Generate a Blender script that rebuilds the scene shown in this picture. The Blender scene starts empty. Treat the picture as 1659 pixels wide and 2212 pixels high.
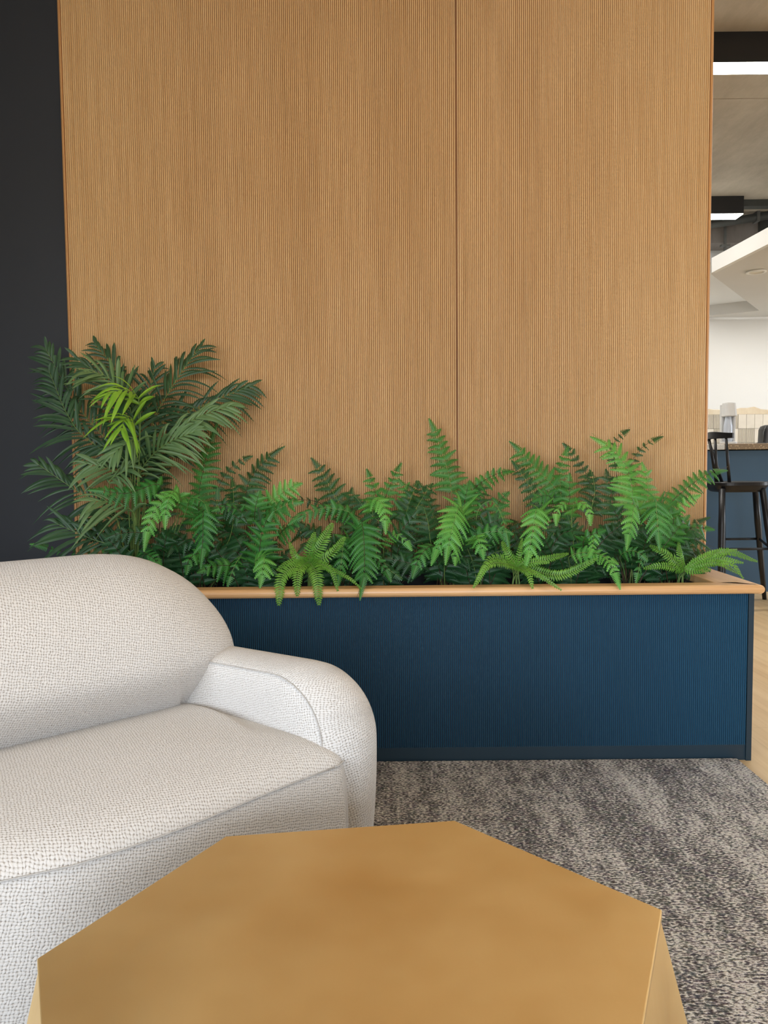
import bpy, math, random
from mathutils import Vector, Matrix
R = math.radians
SC = bpy.context.scene
COL = SC.collection

# ------------------------------------------------------------------ helpers
def lin(c):
    return tuple(((v / 12.92) if v <= .04045 else ((v + .055) / 1.055) ** 2.4) for v in (x / 255 for x in c)) + (1,)

class MB:
    def __init__(s): s.v = []; s.f = []; s.m = []; s.uv = None
    def quad(s, a, b, c, d, m=0):
        n = len(s.v); s.v += [tuple(a), tuple(b), tuple(c), tuple(d)]; s.f.append((n, n+1, n+2, n+3)); s.m.append(m)
    def tri(s, a, b, c, m=0):
        n = len(s.v); s.v += [tuple(a), tuple(b), tuple(c)]; s.f.append((n, n+1, n+2)); s.m.append(m)
    def box(s, x0, x1, y0, y1, z0, z1, m=0):
        n = len(s.v)
        s.v += [(x0,y0,z0),(x1,y0,z0),(x1,y1,z0),(x0,y1,z0),(x0,y0,z1),(x1,y0,z1),(x1,y1,z1),(x0,y1,z1)]
        for q in ((3,2,1,0),(4,5,6,7),(0,1,5,4),(1,2,6,5),(2,3,7,6),(3,0,4,7)):
            s.f.append(tuple(n+i for i in q)); s.m.append(m)
    def loft(s, rings, closed=True, cap0=True, cap1=True, m=0):
        base = len(s.v); k = len(rings[0])
        for r in rings: s.v += [tuple(p) for p in r]
        for i in range(len(rings)-1):
            for j in range(k if closed else k-1):
                a = base+i*k+j; b = base+i*k+(j+1) % k
                s.f.append((a, b, b+k, a+k)); s.m.append(m)
        if cap0: s.f.append(tuple(base+j for j in reversed(range(k)))); s.m.append(m)
        if cap1: s.f.append(tuple(base+(len(rings)-1)*k+j for j in range(k))); s.m.append(m)
    def tube(s, pts, rad, n=8, m=0, cap=True):
        pts = [Vector(p) for p in pts]
        if not hasattr(rad, '__len__'): rad = [rad]*len(pts)
        rings = []; up = None
        for i, p in enumerate(pts):
            t = (pts[min(i+1, len(pts)-1)] - pts[max(i-1, 0)]).normalized()
            if up is None:
                up = Vector((0,0,1)) if abs(t.z) < .9 else Vector((1,0,0))
            u = t.cross(up).normalized(); w = u.cross(t).normalized(); up = w
            rings.append([p + rad[i]*(math.cos(a)*u + math.sin(a)*w) for a in (2*math.pi*j/n for j in range(n))])
        s.loft(rings, cap0=cap, cap1=cap, m=m)
    def lathe(s, prof, c, n=24, m=0):
        rings = [[(c[0]+r*math.cos(2*math.pi*j/n), c[1]+r*math.sin(2*math.pi*j/n), c[2]+z) for j in range(n)] for r, z in prof]
        s.loft(rings, m=m)
    def build(s, name, mats, parent=None, smooth=False, bevel=0, seg=2):
        me = bpy.data.meshes.new(name); me.from_pydata(s.v, [], s.f)
        if not isinstance(mats, (list, tuple)): mats = [mats]
        for q in mats: me.materials.append(q)
        if len(mats) > 1: me.polygons.foreach_set('material_index', s.m)
        if smooth: me.polygons.foreach_set('use_smooth', [True]*len(me.polygons))
        if s.uv:
            l = me.uv_layers.new(name='UVMap')
            for lp in me.loops: l.data[lp.index].uv = s.uv[lp.vertex_index]
        me.update()
        o = bpy.data.objects.new(name, me); COL.objects.link(o)
        if parent: o.parent = parent
        if bevel:
            b = o.modifiers.new('bevel', 'BEVEL'); b.width = bevel; b.segments = seg; b.limit_method = 'ANGLE'
        return o

def tag(o, label, cat, group=None, kind=None):
    o['label'] = label; o['category'] = cat
    if group: o['group'] = group
    if kind: o['kind'] = kind
    return o
def thing(name, label, cat, loc=(0,0,0), rz=0, group=None):
    o = bpy.data.objects.new(name, None); COL.objects.link(o); o.location = loc; o.rotation_euler.z = rz
    o.empty_display_size = .1
    return tag(o, label, cat, group)
def struct(o, label=None):
    o['kind'] = 'structure'
    if label: o['label'] = label
    return o

# ------------------------------------------------------------------ camera
PX, PY, F, H = 829.5, 1106, 1700, .9
PITCH, ROLL = .0615, -.0095
fw = Vector((0, math.cos(PITCH), -math.sin(PITCH))); rt0 = Vector((1, 0, 0)); up0 = rt0.cross(fw)
RT = math.cos(ROLL)*rt0 + math.sin(ROLL)*up0; UP = -math.sin(ROLL)*rt0 + math.cos(ROLL)*up0
cd = bpy.data.cameras.new('camera'); cam = bpy.data.objects.new('camera', cd); COL.objects.link(cam)
cd.sensor_fit = 'HORIZONTAL'; cd.sensor_width = 36; cd.lens = 36*F/1659; cd.clip_start = .02
M = Matrix((RT, UP, -fw)).transposed().to_4x4(); M.translation = Vector((0, 0, H)); cam.matrix_world = M
SC.camera = cam
def at(px, py, Y):           # the place where the sight line through a photo point meets depth Y
    d = RT*(px-PX)/F + UP*(PY-py)/F + fw
    return Vector((0, 0, H)) + d*(Y/d.y)

# ------------------------------------------------------------------ materials
class N:
    def __init__(s, name):
        s.mat = bpy.data.materials.new(name); s.mat.use_nodes = True; s.t = s.mat.node_tree
        s.t.nodes.clear(); s.out = s.n('ShaderNodeOutputMaterial'); s.p = s.n('ShaderNodeBsdfPrincipled')
        s.l(s.p.outputs[0], s.out.inputs[0])
    def n(s, k, **kw):
        o = s.t.nodes.new(k)
        for a, b in kw.items(): setattr(o, a, b)
        return o
    def l(s, a, b): s.t.links.new(a, b)
    def i(s, node, key, val):
        if hasattr(val, 'is_output') or isinstance(val, bpy.types.NodeSocket): s.l(val, node.inputs[key])
        else: node.inputs[key].default_value = val
    def math(s, op, a, b=0., c=0.):
        o = s.n('ShaderNodeMath', operation=op); s.i(o, 0, a); s.i(o, 1, b); s.i(o, 2, c); return o.outputs[0]
    def coord(s, which='Object', scale=(1,1,1), rot=(0,0,0)):
        c = s.n('ShaderNodeTexCoord'); m = s.n('ShaderNodeMapping'); s.l(c.outputs[which], m.inputs[0])
        m.inputs['Scale'].default_value = scale; m.inputs['Rotation'].default_value = rot; return m.outputs[0]
    def noise(s, vec, scale, detail=3, rough=.5, out=0):
        o = s.n('ShaderNodeTexNoise'); s.l(vec, o.inputs['Vector']); s.i(o, 'Scale', scale); s.i(o, 'Detail', detail); s.i(o, 'Roughness', rough)
        return o.outputs[out]
    def ramp(s, fac, stops, interp='LINEAR'):
        o = s.n('ShaderNodeValToRGB'); s.l(fac, o.inputs[0]); e = o.color_ramp.elements; o.color_ramp.interpolation = interp
        while len(e) < len(stops): e.new(.5)
        for k, (p, c) in zip(e, stops): k.position = p; k.color = c if len(c) == 4 else tuple(c)+(1,)
        return o.outputs[0]
    def mix(s, f, a, b, bt='MIX'):
        o = s.n('ShaderNodeMix', data_type='RGBA', blend_type=bt); s.i(o, 0, f); s.i(o, 6, a); s.i(o, 7, b); return o.outputs[2]
    def bump(s, h, dist, strength=1.):
        o = s.n('ShaderNodeBump'); s.l(h, o.inputs['Height']); s.i(o, 'Distance', dist); s.i(o, 'Strength', strength); s.l(o.outputs[0], s.p.inputs['Normal'])
    def set(s, **kw):
        for k, v in kw.items(): s.i(s.p, k.replace('_', ' '), v)
        return s

def plain(name, c, rough=.5, metal=0., var=.04, scale=8, bump=0., spec=.5):
    k = N(name); c = lin(c); v = k.coord()
    a = tuple(x*(1-var) for x in c[:3])+(1,); b = tuple(min(1, x*(1+var)) for x in c[:3])+(1,)
    nz = k.noise(v, scale, 4); k.set(Base_Color=k.ramp(nz, [(.3, a), (.7, b)]), Roughness=rough, Metallic=metal)
    k.p.inputs['Specular IOR Level'].default_value = spec
    if bump: k.bump(k.noise(v, scale*12, 3), bump)
    return k.mat

def wood(name, c1, c2, c3, axis='Z', rough=.5, scale=1., bump=.0004):
    k = N(name)
    sc = {'Z': (140, 140, 3), 'X': (2.2, 55, 55), 'Y': (55, 2.2, 55)}[axis]
    v = k.coord('Object', tuple(x*scale for x in sc))
    n1 = k.noise(v, 1, 5, .6)
    sc2 = {'Z': (5, 5, .5), 'X': (.5, 5, 5), 'Y': (5, .5, 5)}[axis]
    n2 = k.noise(k.coord('Object', tuple(x*scale for x in sc2)), 1.3, 3)
    col = k.ramp(n1, [(.28, lin(c1)), (.5, lin(c2)), (.72, lin(c3))])
    col = k.mix(.18, col, k.ramp(n2, [(.35, lin(c1)), (.65, lin(c3))]))
    k.set(Base_Color=col, Roughness=rough); k.bump(n1, bump); return k.mat

def fabric_mat():
    k = N('woven_boucle_fabric')
    tc = k.n('ShaderNodeTexCoord'); mp = k.n('ShaderNodeMapping'); k.l(tc.outputs['UV'], mp.inputs[0])
    mp.inputs['Rotation'].default_value = (0, 0, R(14))
    mp.inputs['Scale'].default_value = (1/.0047, 1/.0047, 1)
    wob = k.n('ShaderNodeTexNoise'); k.l(mp.outputs[0], wob.inputs['Vector']); wob.inputs['Scale'].default_value = .45; wob.inputs['Detail'].default_value = 2
    sub = k.n('ShaderNodeVectorMath', operation='SUBTRACT'); k.l(wob.outputs['Color'], sub.inputs[0]); sub.inputs[1].default_value = (.5, .5, .5)
    mul = k.n('ShaderNodeVectorMath', operation='SCALE'); k.l(sub.outputs[0], mul.inputs[0]); mul.inputs['Scale'].default_value = 1.6
    add = k.n('ShaderNodeVectorMath', operation='ADD'); k.l(mp.outputs[0], add.inputs[0]); k.l(mul.outputs[0], add.inputs[1])
    sep = k.n('ShaderNodeSeparateXYZ'); k.l(add.outputs[0], sep.inputs[0]); u, v = sep.outputs[0], sep.outputs[1]
    fu, fv = k.math('FRACT', u), k.math('FRACT', v)
    cu, cv = k.math('FLOOR', u), k.math('FLOOR', v)
    chk = k.math('FLOORED_MODULO', k.math('ADD', cu, cv), 2.)
    su = k.math('SINE', k.math('MULTIPLY', fu, math.pi)); sv = k.math('SINE', k.math('MULTIPLY', fv, math.pi))
    ha = k.math('MULTIPLY_ADD', k.math('POWER', sv, .6), .42, .42); hb = k.math('MULTIPLY_ADD', k.math('POWER', su, .6), .42, .42)
    hole = k.math('POWER', k.math('MULTIPLY', k.math('SUBTRACT', 1., su), k.math('SUBTRACT', 1., sv)), 1.1)
    ha = k.math('ADD', ha, k.math('MULTIPLY', su, .16)); hb = k.math('ADD', hb, k.math('MULTIPLY', sv, .16))
    mx = k.n('ShaderNodeMix', data_type='FLOAT'); k.l(chk, mx.inputs[0]); k.l(ha, mx.inputs[2]); k.l(hb, mx.inputs[3])
    h = k.math('SUBTRACT', mx.outputs[0], k.math('MULTIPLY', k.math('MULTIPLY', hole, k.math('MULTIPLY_ADD', k.noise(mp.outputs[0], .8, 2), 1.6, -.25)), 1.0))
    fine = k.noise(add.outputs[0], 3.0, 4, .7)
    h2 = k.math('ADD', h, k.math('MULTIPLY', fine, .5))
    col = k.ramp(h, [(.0, lin((122, 106, 94))), (.32, lin((168, 157, 146))), (.55, lin((196, 190, 183))), (.95, lin((218, 214, 210)))])  # gaps between yarns darkened: their shade is painted into the colour
    col = k.mix(.3, col, k.ramp(fine, [(.3, lin((172, 164, 155))), (.7, lin((218, 215, 211)))]))
    k.set(Base_Color=col, Roughness=.95); k.p.inputs['Sheen Weight'].default_value = .25; k.p.inputs['Sheen Roughness'].default_value = .4
    k.p.inputs['Specular IOR Level'].default_value = .2
    k.bump(h2, .0013, .9); return k.mat

def rug_mat():
    k = N('distressed_loop_rug')
    v = k.coord('Object', (1, 1, 1))
    fine = k.noise(k.coord('Object', (120, 210, 1)), 1, 3, .55)
    hue = k.noise(k.coord('Object', (60, 90, 1)), 1, 3, .6, out=1)
    big = k.noise(k.coord('Object', (7, 1.3, 1)), 1, 7, .74)
    med = k.noise(k.coord('Object', (26, 16, 1)), 1, 4, .65)
    s = k.math('MULTIPLY_ADD', fine, 3.2, -1.03)
    s = k.math('ADD', s, k.math('MULTIPLY_ADD', big, 1.7, -.85))
    s = k.math('ADD', s, k.math('MULTIPLY_ADD', med, .9, -.45))
    col = k.ramp(s, [(.08, lin((50, 48, 52))), (.32, lin((94, 90, 90))), (.52, lin((136, 131, 129))), (.66, lin((180, 174, 168))), (.82, lin((242, 236, 228)))])
    col = k.mix(.10, col, hue)
    k.set(Base_Color=col, Roughness=.95); k.p.inputs['Specular IOR Level'].default_value = .15
    k.bump(fine, .012, 1.); return k.mat

def brass_mat():
    k = N('brushed_brass')
    v = k.coord('Object', (1, 1, 1))
    a = k.noise(v, 5, 3, .5); b = k.noise(k.coord('Object', (14, 3, 6), (0, 0, .5)), 1, 4, .6)
    col = k.ramp(a, [(.3, lin((220, 184, 122))), (.7, lin((234, 204, 146)))])
    rg = k.math('MULTIPLY_ADD', a, .2, .38)
    k.set(Base_Color=col, Metallic=.9, Roughness=rg); k.bump(k.math('ADD', a, k.math('MULTIPLY', b, .25)), .012, .5)
    return k.mat

def leaf_mat(name, c1, c2, trans=.25, rough=.5, scale=14):
    k = N(name); v = k.coord('Object'); nz = k.noise(v, scale, 3)
    c = k.ramp(nz, [(.3, lin(c1)), (.7, lin(c2))])
    k.set(Base_Color=c, Roughness=rough)
    tr = k.n('ShaderNodeBsdfTranslucent'); k.l(k.mix(.5, c, lin((150, 190, 60))), tr.inputs[0])
    ms = k.n('ShaderNodeMixShader'); ms.inputs[0].default_value = trans
    k.l(k.p.outputs[0], ms.inputs[1]); k.l(tr.outputs[0], ms.inputs[2]); k.l(ms.outputs[0], k.out.inputs[0])
    return k.mat

def emis(name, c, st):
    k = N(name); v = k.coord(); k.set(Base_Color=lin((240, 240, 240)))
    k.l(k.ramp(k.noise(v, 3), [(0, c), (1, c)]), k.p.inputs['Emission Color']); k.p.inputs['Emission Strength'].default_value = st
    return k.mat

def concrete_mat(name, c1, c2, c3):
    k = N(name); v = k.coord('Object', (1, 1, 1))
    a = k.noise(v, 1.6, 6, .6); b = k.noise(k.coord('Object', (3, .9, 1)), 4, 5, .7)
    col = k.ramp(a, [(.3, lin(c1)), (.5, lin(c2)), (.7, lin(c3))])
    col = k.mix(.4, col, k.ramp(b, [(.3, lin(c1)), (.7, lin(c3))]))
    k.set(Base_Color=col, Roughness=.85); k.bump(b, .004, .5); return k.mat

def terrazzo_mat(name, base, chip):
    k = N(name); vo = k.n('ShaderNodeTexVoronoi'); k.l(k.coord('Object', (1, 1, 1)), vo.inputs['Vector']); vo.inputs['Scale'].default_value = 110
    sc = k.n('ShaderNodeSeparateColor'); k.l(vo.outputs['Color'], sc.inputs[0])
    m = k.math('MULTIPLY', k.math('LESS_THAN', vo.outputs['Distance'], .36), k.math('GREATER_THAN', sc.outputs[0], .62))
    k.set(Base_Color=k.mix(m, lin(base), lin(chip)), Roughness=.35); return k.mat

def floor_mat():
    k = N('oak_plank_floor')
    c = k.coord('Object', (1, 1, 1)); br = k.n('ShaderNodeTexBrick'); k.l(k.coord('Object', (1, 1, 1), (0, 0, R(90))), br.inputs['Vector'])
    br.inputs['Scale'].default_value = 1; br.inputs['Brick Width'].default_value = 1.3; br.inputs['Row Height'].default_value = .17
    br.inputs['Mortar Size'].default_value = .0012; br.inputs['Color1'].default_value = lin((222, 194, 150)); br.inputs['Color2'].default_value = lin((206, 176, 132)); br.inputs['Mortar'].default_value = lin((150, 120, 84))
    g = k.noise(k.coord('Object', (26, 1.6, 1)), 1, 5, .62); g2 = k.noise(k.coord('Object', (6, .8, 1)), 1, 3)
    col = k.mix(.55, br.outputs[0], k.ramp(g, [(.3, lin((178, 142, 96))), (.5, lin((214, 184, 138))), (.75, lin((232, 208, 168)))]))
    col = k.mix(.25, col, k.ramp(g2, [(.35, lin((190, 156, 108))), (.65, lin((232, 208, 168)))]))
    k.set(Base_Color=col, Roughness=.42); return k.mat

OAK = wood('oak_panel', (224, 190, 138), (238, 209, 160), (246, 223, 180), 'Z', .5)
OAKX = wood('oak_rail', (196, 146, 96), (214, 166, 114), (226, 184, 134), 'X', .38, 1, .0002)
OAKTR = wood('oak_edge', (184, 132, 82), (200, 150, 98), (212, 164, 112), 'Z', .42, 1, .0002)
NAVY = plain('navy_lacquer', (47, 92, 120), .42, var=.05, scale=3)
OAKSHADE = wood('backing_groove_shade', (108, 72, 42), (124, 84, 50), (138, 96, 58), 'Z', .7)  # backing behind the ribs, dark so groove shade is painted in
NAVYSHADE = plain('navy_groove_shade', (12, 32, 48), .6)  # flute groove floors, shade painted as a darker navy
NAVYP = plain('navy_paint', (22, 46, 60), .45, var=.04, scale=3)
DARKWALL = plain('dark_navy_wall', (29, 32, 38), .62, var=.05, scale=2, bump=.0006)
BLACKLINER = plain('black_liner', (22, 22, 24), .8, var=.2, scale=30)
FABRIC = fabric_mat(); RUG = rug_mat(); BRASS = brass_mat(); FLOOR = floor_mat()
PIPING = plain('fabric_piping', (226, 222, 217), .9, var=.08, scale=300, bump=.0015)
CONC = concrete_mat('raw_concrete', (158, 148, 134), (180, 170, 154), (198, 188, 172))
CONCD = concrete_mat('grey_concrete_beam', (120, 114, 112), (138, 132, 128), (156, 150, 146))
WHITE = plain('white_plaster', (226, 226, 222), .8, var=.015, scale=2, bump=.0004)
WHITEW = plain('white_wall_paint', (228, 229, 228), .8, var=.015, scale=2)
KBLUE = plain('blue_counter_panel', (62, 92, 118), .5, var=.05, scale=2)
BLACK = plain('black_painted_metal', (22, 22, 24), .45, var=.1, scale=10)
BLACKW = plain('black_stained_wood', (24, 24, 26), .4, var=.15, scale=20, bump=.0003)
STEEL = plain('galvanised_steel', (120, 122, 122), .4, .8, .1, 20)
STEELD = plain('dark_steel', (70, 72, 70), .5, .5, .1, 20)
APPL = plain('grey_white_plastic', (214, 214, 212), .35, var=.01)
GLASS = plain('bottle_plastic', (196, 204, 216), .15, var=.03, scale=6)
TILE = plain('cream_tile', (222, 214, 200), .3, var=.06, scale=9)
GROUT = plain('grout', (160, 154, 144), .9)
PLASTER = concrete_mat('bare_plaster', (196, 172, 142), (222, 208, 182), (232, 222, 200))
TERR = terrazzo_mat('brown_terrazzo', (140, 122, 100), (222, 200, 160))
TERRW = terrazzo_mat('pale_terrazzo', (206, 206, 202), (236, 230, 214))
LAMP = emis('lamp_diffuser', (1, .97, .9, 1), 20)
FERN = [leaf_mat('fern_deep_green', (26, 68, 34), (42, 92, 44), .15), leaf_mat('fern_green', (42, 106, 44), (70, 138, 56), .2), leaf_mat('fern_light_green', (74, 146, 60), (112, 178, 76), .22)]
BOST = leaf_mat('boston_fern_green', (84, 140, 50), (122, 174, 66))
PALM = [leaf_mat('palm_dark_green', (34, 66, 42), (58, 92, 56), .15), leaf_mat('palm_mid_green', (84, 118, 74), (116, 144, 92), .2), leaf_mat('palm_bright_green', (110, 166, 46), (160, 202, 64), .3)]
RACH = plain('fern_stem_brown', (72, 56, 38), .6, var=.2, scale=40)
RACHG = plain('fern_stem_green', (112, 138, 72), .6, var=.15, scale=40)

# ------------------------------------------------------------------ room shell
ZC = 2.9
XL, XR, YB, YK = -2.2, 7.2, -3.0, 7.0
XP = 1.107                      # right end of the partition
YF = 2.70                       # its front face
b = MB(); b.box(XL, XR, YB, YK, -.06, 0); struct(b.build('floor', FLOOR), 'pale oak plank floor with grain running away from the viewer')
b = MB(); b.box(XL, XR, YB, YK, ZC, ZC+.15)
b.box(XL, XR, 4.49, 4.50, ZC-.004, ZC)
struct(b.build('ceiling', CONC), 'raw grey concrete ceiling slab with stains')
b = MB(); b.box(XL, XP-.012, YF+.03, YF+.27, 0, ZC); struct(b.build('wall_back', DARKWALL), 'dark navy wall behind the planter and the oak panels')
def holed(name, mat, axis, c0, c1, a0, a1, holes, label=None):
    b = MB(); z0, z1 = (.70 if name == 'wall_rear' else .35), (2.45 if name == 'wall_right' else 2.05)
    cur = a0
    def put(p, q, za, zb):
        if axis == 'X': b.box(c0, c1, p, q, za, zb)
        else: b.box(p, q, c0, c1, za, zb)
    for h0, h1 in holes:
        put(cur, h0, 0, ZC); put(h0, h1, 0, z0); put(h0, h1, z1, ZC); cur = h1
    put(cur, a1, 0, ZC); struct(b.build(name, mat), label)
WIN = []
HL = [(-2.7, -.1)]; HB = [(-1.1, 1.7)]; HR = [(3.2, 5.2)]
holed('wall_left', DARKWALL, 'X', XL-.2, XL, YB, YK, HL)
holed('wall_rear', WHITEW, 'Y', YB-.2, YB, XL, XR, HB)
holed('wall_right', WHITEW, 'X', XR, XR+.2, YB, YK, HR)
b = MB(); b.box(XL, XR, YK, YK+.2, 0, ZC); struct(b.build('wall_kitchen', WHITEW), 'white wall at the far end of the kitchen')
wn = 0
for axis, c, hs in (('X', XL-.1, HL), ('Y', YB-.1, HB), ('X', XR+.1, HR)):
    for h0, h1 in hs:
        wn += 1; b = MB(); t = .05; zt_ = 2.45 if c > 5 else 2.05; zs_ = .70 if axis == 'Y' else .35
        for p, q, za, zb in ((h0, h0+t, zs_, zt_), (h1-t, h1, zs_, zt_), (h0, h1, zs_, zs_+t), (h0, h1, zt_-t, zt_), ((h0+h1)/2-t/2, (h0+h1)/2+t/2, zs_, zt_)):
            if axis == 'X': b.box(c-.03, c+.03, p, q, za, zb)
            else: b.box(p, q, c-.03, c+.03, za, zb)
        struct(b.build('window_%d' % wn, BLACK))
        l = bpy.data.lights.new('daylight_portal', 'AREA'); l.shape = 'RECTANGLE'; l.size = h1-h0; l.size_y = zt_-zs_; l.cycles.is_portal = True
        o = bpy.data.objects.new('daylight_portal', l); COL.objects.link(o)
        if axis == 'X':
            inward = Vector((1, 0, 0)) if c < 0 else Vector((-1, 0, 0)); o.location = (c+inward.x*.11, (h0+h1)/2, (zt_+zs_)/2)
        else: inward = Vector((0, 1, 0)); o.location = ((h0+h1)/2, c+.11, (zt_+zs_)/2)
        o.rotation_euler = inward.to_track_quat('-Z', 'Y').to_euler()

# ------------------------------------------------------------------ ribbed oak panels
def ribs(b, x0, x1, y, z0, z1, n, h, groove=.26, m=0, k=5, back=False):
    p = (x1-x0)/n; g = p*groove/2
    pts = []
    for i in range(n):
        a = x0+i*p
        pts.append((a, y+h)); pts.append((a+g*.6, y+h))
        for j in range(k):
            t = j/(k-1); th = math.pi*(.06+.88*t)
            pts.append((a+g+(p-2*g)*(.5-.5*math.cos(th)/math.cos(.06*math.pi)), y+h-h*math.sin(th)**.8))
        pts.append((a+p-g*.6, y+h))
    pts.append((x1, y+h))
    base = len(b.v)
    for x, yy in pts: b.v += [(x, yy, z0), (x, yy, z1)]
    per = k+3
    for i in range(len(pts)-1):
        a = base+2*i; j = i % per; b.f.append((a, a+2, a+3, a+1)); b.m.append(m+(1 if back and j in (0, per-1) else 0))  # back gives groove floors the darker, painted-shade material
seam = .2535*2.70/2.70
xpl, xpr = -1.056, 1.100
PZ0, PZ1 = .30, ZC
for x0, x1, lab in ((xpl, seam-.0025, 'wide finely ribbed oak panel left of the vertical seam'), (seam+.0025, xpr, 'finely ribbed oak panel right of the vertical seam')):
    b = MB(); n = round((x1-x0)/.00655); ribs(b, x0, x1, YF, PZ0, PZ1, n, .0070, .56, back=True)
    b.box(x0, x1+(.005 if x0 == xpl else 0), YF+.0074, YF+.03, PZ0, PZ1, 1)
    tag(b.build('ribbed_panel', [OAK, OAKSHADE]), lab, 'wall panel', 'ribbed oak wall panels')
for i, (x0, x1, sgn) in enumerate(((xpl-.012, xpl, -1), (xpr, xpr+.012, 1))):
    b = MB(); rings = []
    for z in (PZ0, PZ1):
        r = []
        for j in range(7):
            a = R(90)*j/6
            if sgn > 0: r.append((x0+.012*math.sin(a), YF-.001+.012*(1-math.cos(a)), z))
            else: r.append((x1-.012*math.sin(a), YF-.001+.012*(1-math.cos(a)), z))
        if sgn > 0: r += [(x1, YF+.2, z), (x0, YF+.2, z)]
        else: r += [(x0, YF+.03, z), (x1, YF+.03, z)]
        rings.append(r)
    b.loft(rings); struct(b.build('trim_%d' % (i+1), OAKTR, smooth=False), 'rounded oak edge strip of the ribbed panels')

# ------------------------------------------------------------------ planter
PF, PXL, PXR = 2.3105, -1.06, 1.0945
pl = thing('planter', 'long navy fluted planter box with an oak rim, full of ferns', 'planter', ((PXL+PXR)/2, PF+.18, 0))
def rel(o, root):
    o.parent = root; o.matrix_parent_inverse = Matrix.Translation(-Vector(root.location)) if root.rotation_euler.z == 0 else root.matrix_basis.inverted(); return o
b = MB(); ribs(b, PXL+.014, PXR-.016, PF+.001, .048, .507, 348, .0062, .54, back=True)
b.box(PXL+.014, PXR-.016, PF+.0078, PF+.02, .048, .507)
rel(b.build('fluted_front', [NAVY, NAVYSHADE]), pl)
b = MB(); b.box(PXR-.016, PXR, PF, YF+.0, 0, .507); rel(b.build('side_panel', NAVYP), pl)
b = MB(); b.box(PXL, PXL+.014, PF, YF, 0, .507); rel(b.build('side_panel', NAVYP), pl)
b = MB(); b.box(PXL+.014, PXR-.016, PF+.006, PF+.02, 0, .048); rel(b.build('plinth', NAVYP), pl)
b = MB(); b.box(PXL+.015, PXR-.017, PF+.022, YF-.013, .43, .445)
b.box(PXL+.015, PXR-.017, YF-.012, YF-.003, .44, .575)  # back strip raised above the rim, standing in for shade under the ferns
b.box(PXL+.015, PXR-.017, PF+.021, PF+.026, .44, .515); b.box(PXR-.12, PXR-.115, PF+.03, YF-.003, .44, .515)
rel(b.build('liner', BLACKLINER), pl)
# oak rim: nosed board in front and at the right end, mitred
def nose(d, zc=.5215, t=.0135):       # outline of the rim section: outer nose at 0, inner edge at d
    pts = []
    for j in range(9):
        a = R(90)+R(180)*j/8; pts.append((.0135+.0135*math.cos(a), zc+t*math.sin(a)))
    return pts+[(d, zc-t), (d, zc+t)]
fy = PF-.0305; rx = 1.112
b = MB(); sec = nose(.062)
rings = [[(PXL-.03, fy+d, z) for d, z in sec], [(rx-d*1.0, fy+d, z) for d, z in sec]]
b.loft(rings); 
o = b.build('front_rim', OAKX, smooth=False, bevel=.0015); rel(o, pl)
b = MB(); sec2 = nose(.125)
W1, W2 = .062, .125
rings = [[(rx-d, fy+d*W1/W2 if d > .02 else fy+d, z) for d, z in sec2], [(rx-d, YF-.001, z) for d, z in sec2]]
# mitre joint along the diagonal from the outer corner to the inner corner
rings[0] = [(rx-d, fy+d*(W1/W2), z) for d, z in sec2]
b.loft(rings); OAKY = wood('oak_rim_side', (196, 146, 96), (214, 166, 114), (226, 184, 134), 'Y', .38, 1, .0002)
rel(b.build('side_rim', OAKY, bevel=.0015), pl)

# ------------------------------------------------------------------ rug
b = MB(); b.box(-1.9, 1.05, -.9, PF-.001, 0, .0095)
o = b.build('rug', RUG, bevel=.003); tag(o, 'grey and cream distressed loop rug in front of the navy planter', 'rug')

# ------------------------------------------------------------------ hexagonal brass table
top = [(.3061, .8494), (.0948, 1.0743), (-.2176, 1.0339), (-.358, .773), (-.235, .512), (.150, .500)]
cx = sum(p[0] for p in top)/6; cy = sum(p[1] for p in top)/6
tt = thing('coffee_table', 'low hexagonal brass drum table in front of the cream sofa', 'coffee table', (cx, cy, .010))
def hexring(s, z): return [((x-cx)*s, (y-cy)*s, z) for x, y in reversed(top)]
b = MB(); b.loft([hexring(1, .378), hexring(1, .390)])
o = b.build('tabletop', BRASS, tt, bevel=.0014, seg=2)
b = MB(); b.loft([hexring(.80, 0), hexring(1.16, .17), hexring(.998, .3785)], cap1=False)
b.build('faceted_base', BRASS, tt, bevel=.004, seg=3)

# ------------------------------------------------------------------ sofa
SA = R(44)
so = thing('sofa', 'cream woven boucle sofa with rounded back and curved arm beside the brass table', 'sofa', (-.42, 1.60, .010), SA)
def rrect(p0, p1, q0, q1, rad, d, n=10, ns=14):
    # rounded rectangle, corner order: (p1,q0) (p1,q1) (p0,q1) (p0,q0); d = inward offset
    p0 += d; p1 -= d; q0 += d; q1 -= d; out = []
    cs = [(p1, q0, -90), (p1, q1, 0), (p0, q1, 90), (p0, q0, 180)]; arcs = []
    for (cx_, cy_, a0), r in zip(cs, rad):
        r = max(r-d*.75, .012, min(.03, r)); r = min(r, (p1-p0)/2-.001, (q1-q0)/2-.001)
        c = (cx_-r*(1 if cx_ == p1 else -1), cy_-r*(1 if cy_ == q1 else -1))
        arcs.append([(c[0]+r*math.cos(R(a0+90*j/n)), c[1]+r*math.sin(R(a0+90*j/n))) for j in range(n+1)])
    for i in range(4):
        out += arcs[i]; A = arcs[i][-1]; B = arcs[(i+1) % 4][0]
        for j in range(1, ns): t = j/ns; out.append((A[0]+(B[0]-A[0])*t, A[1]+(B[1]-A[1])*t))
    return out
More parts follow.
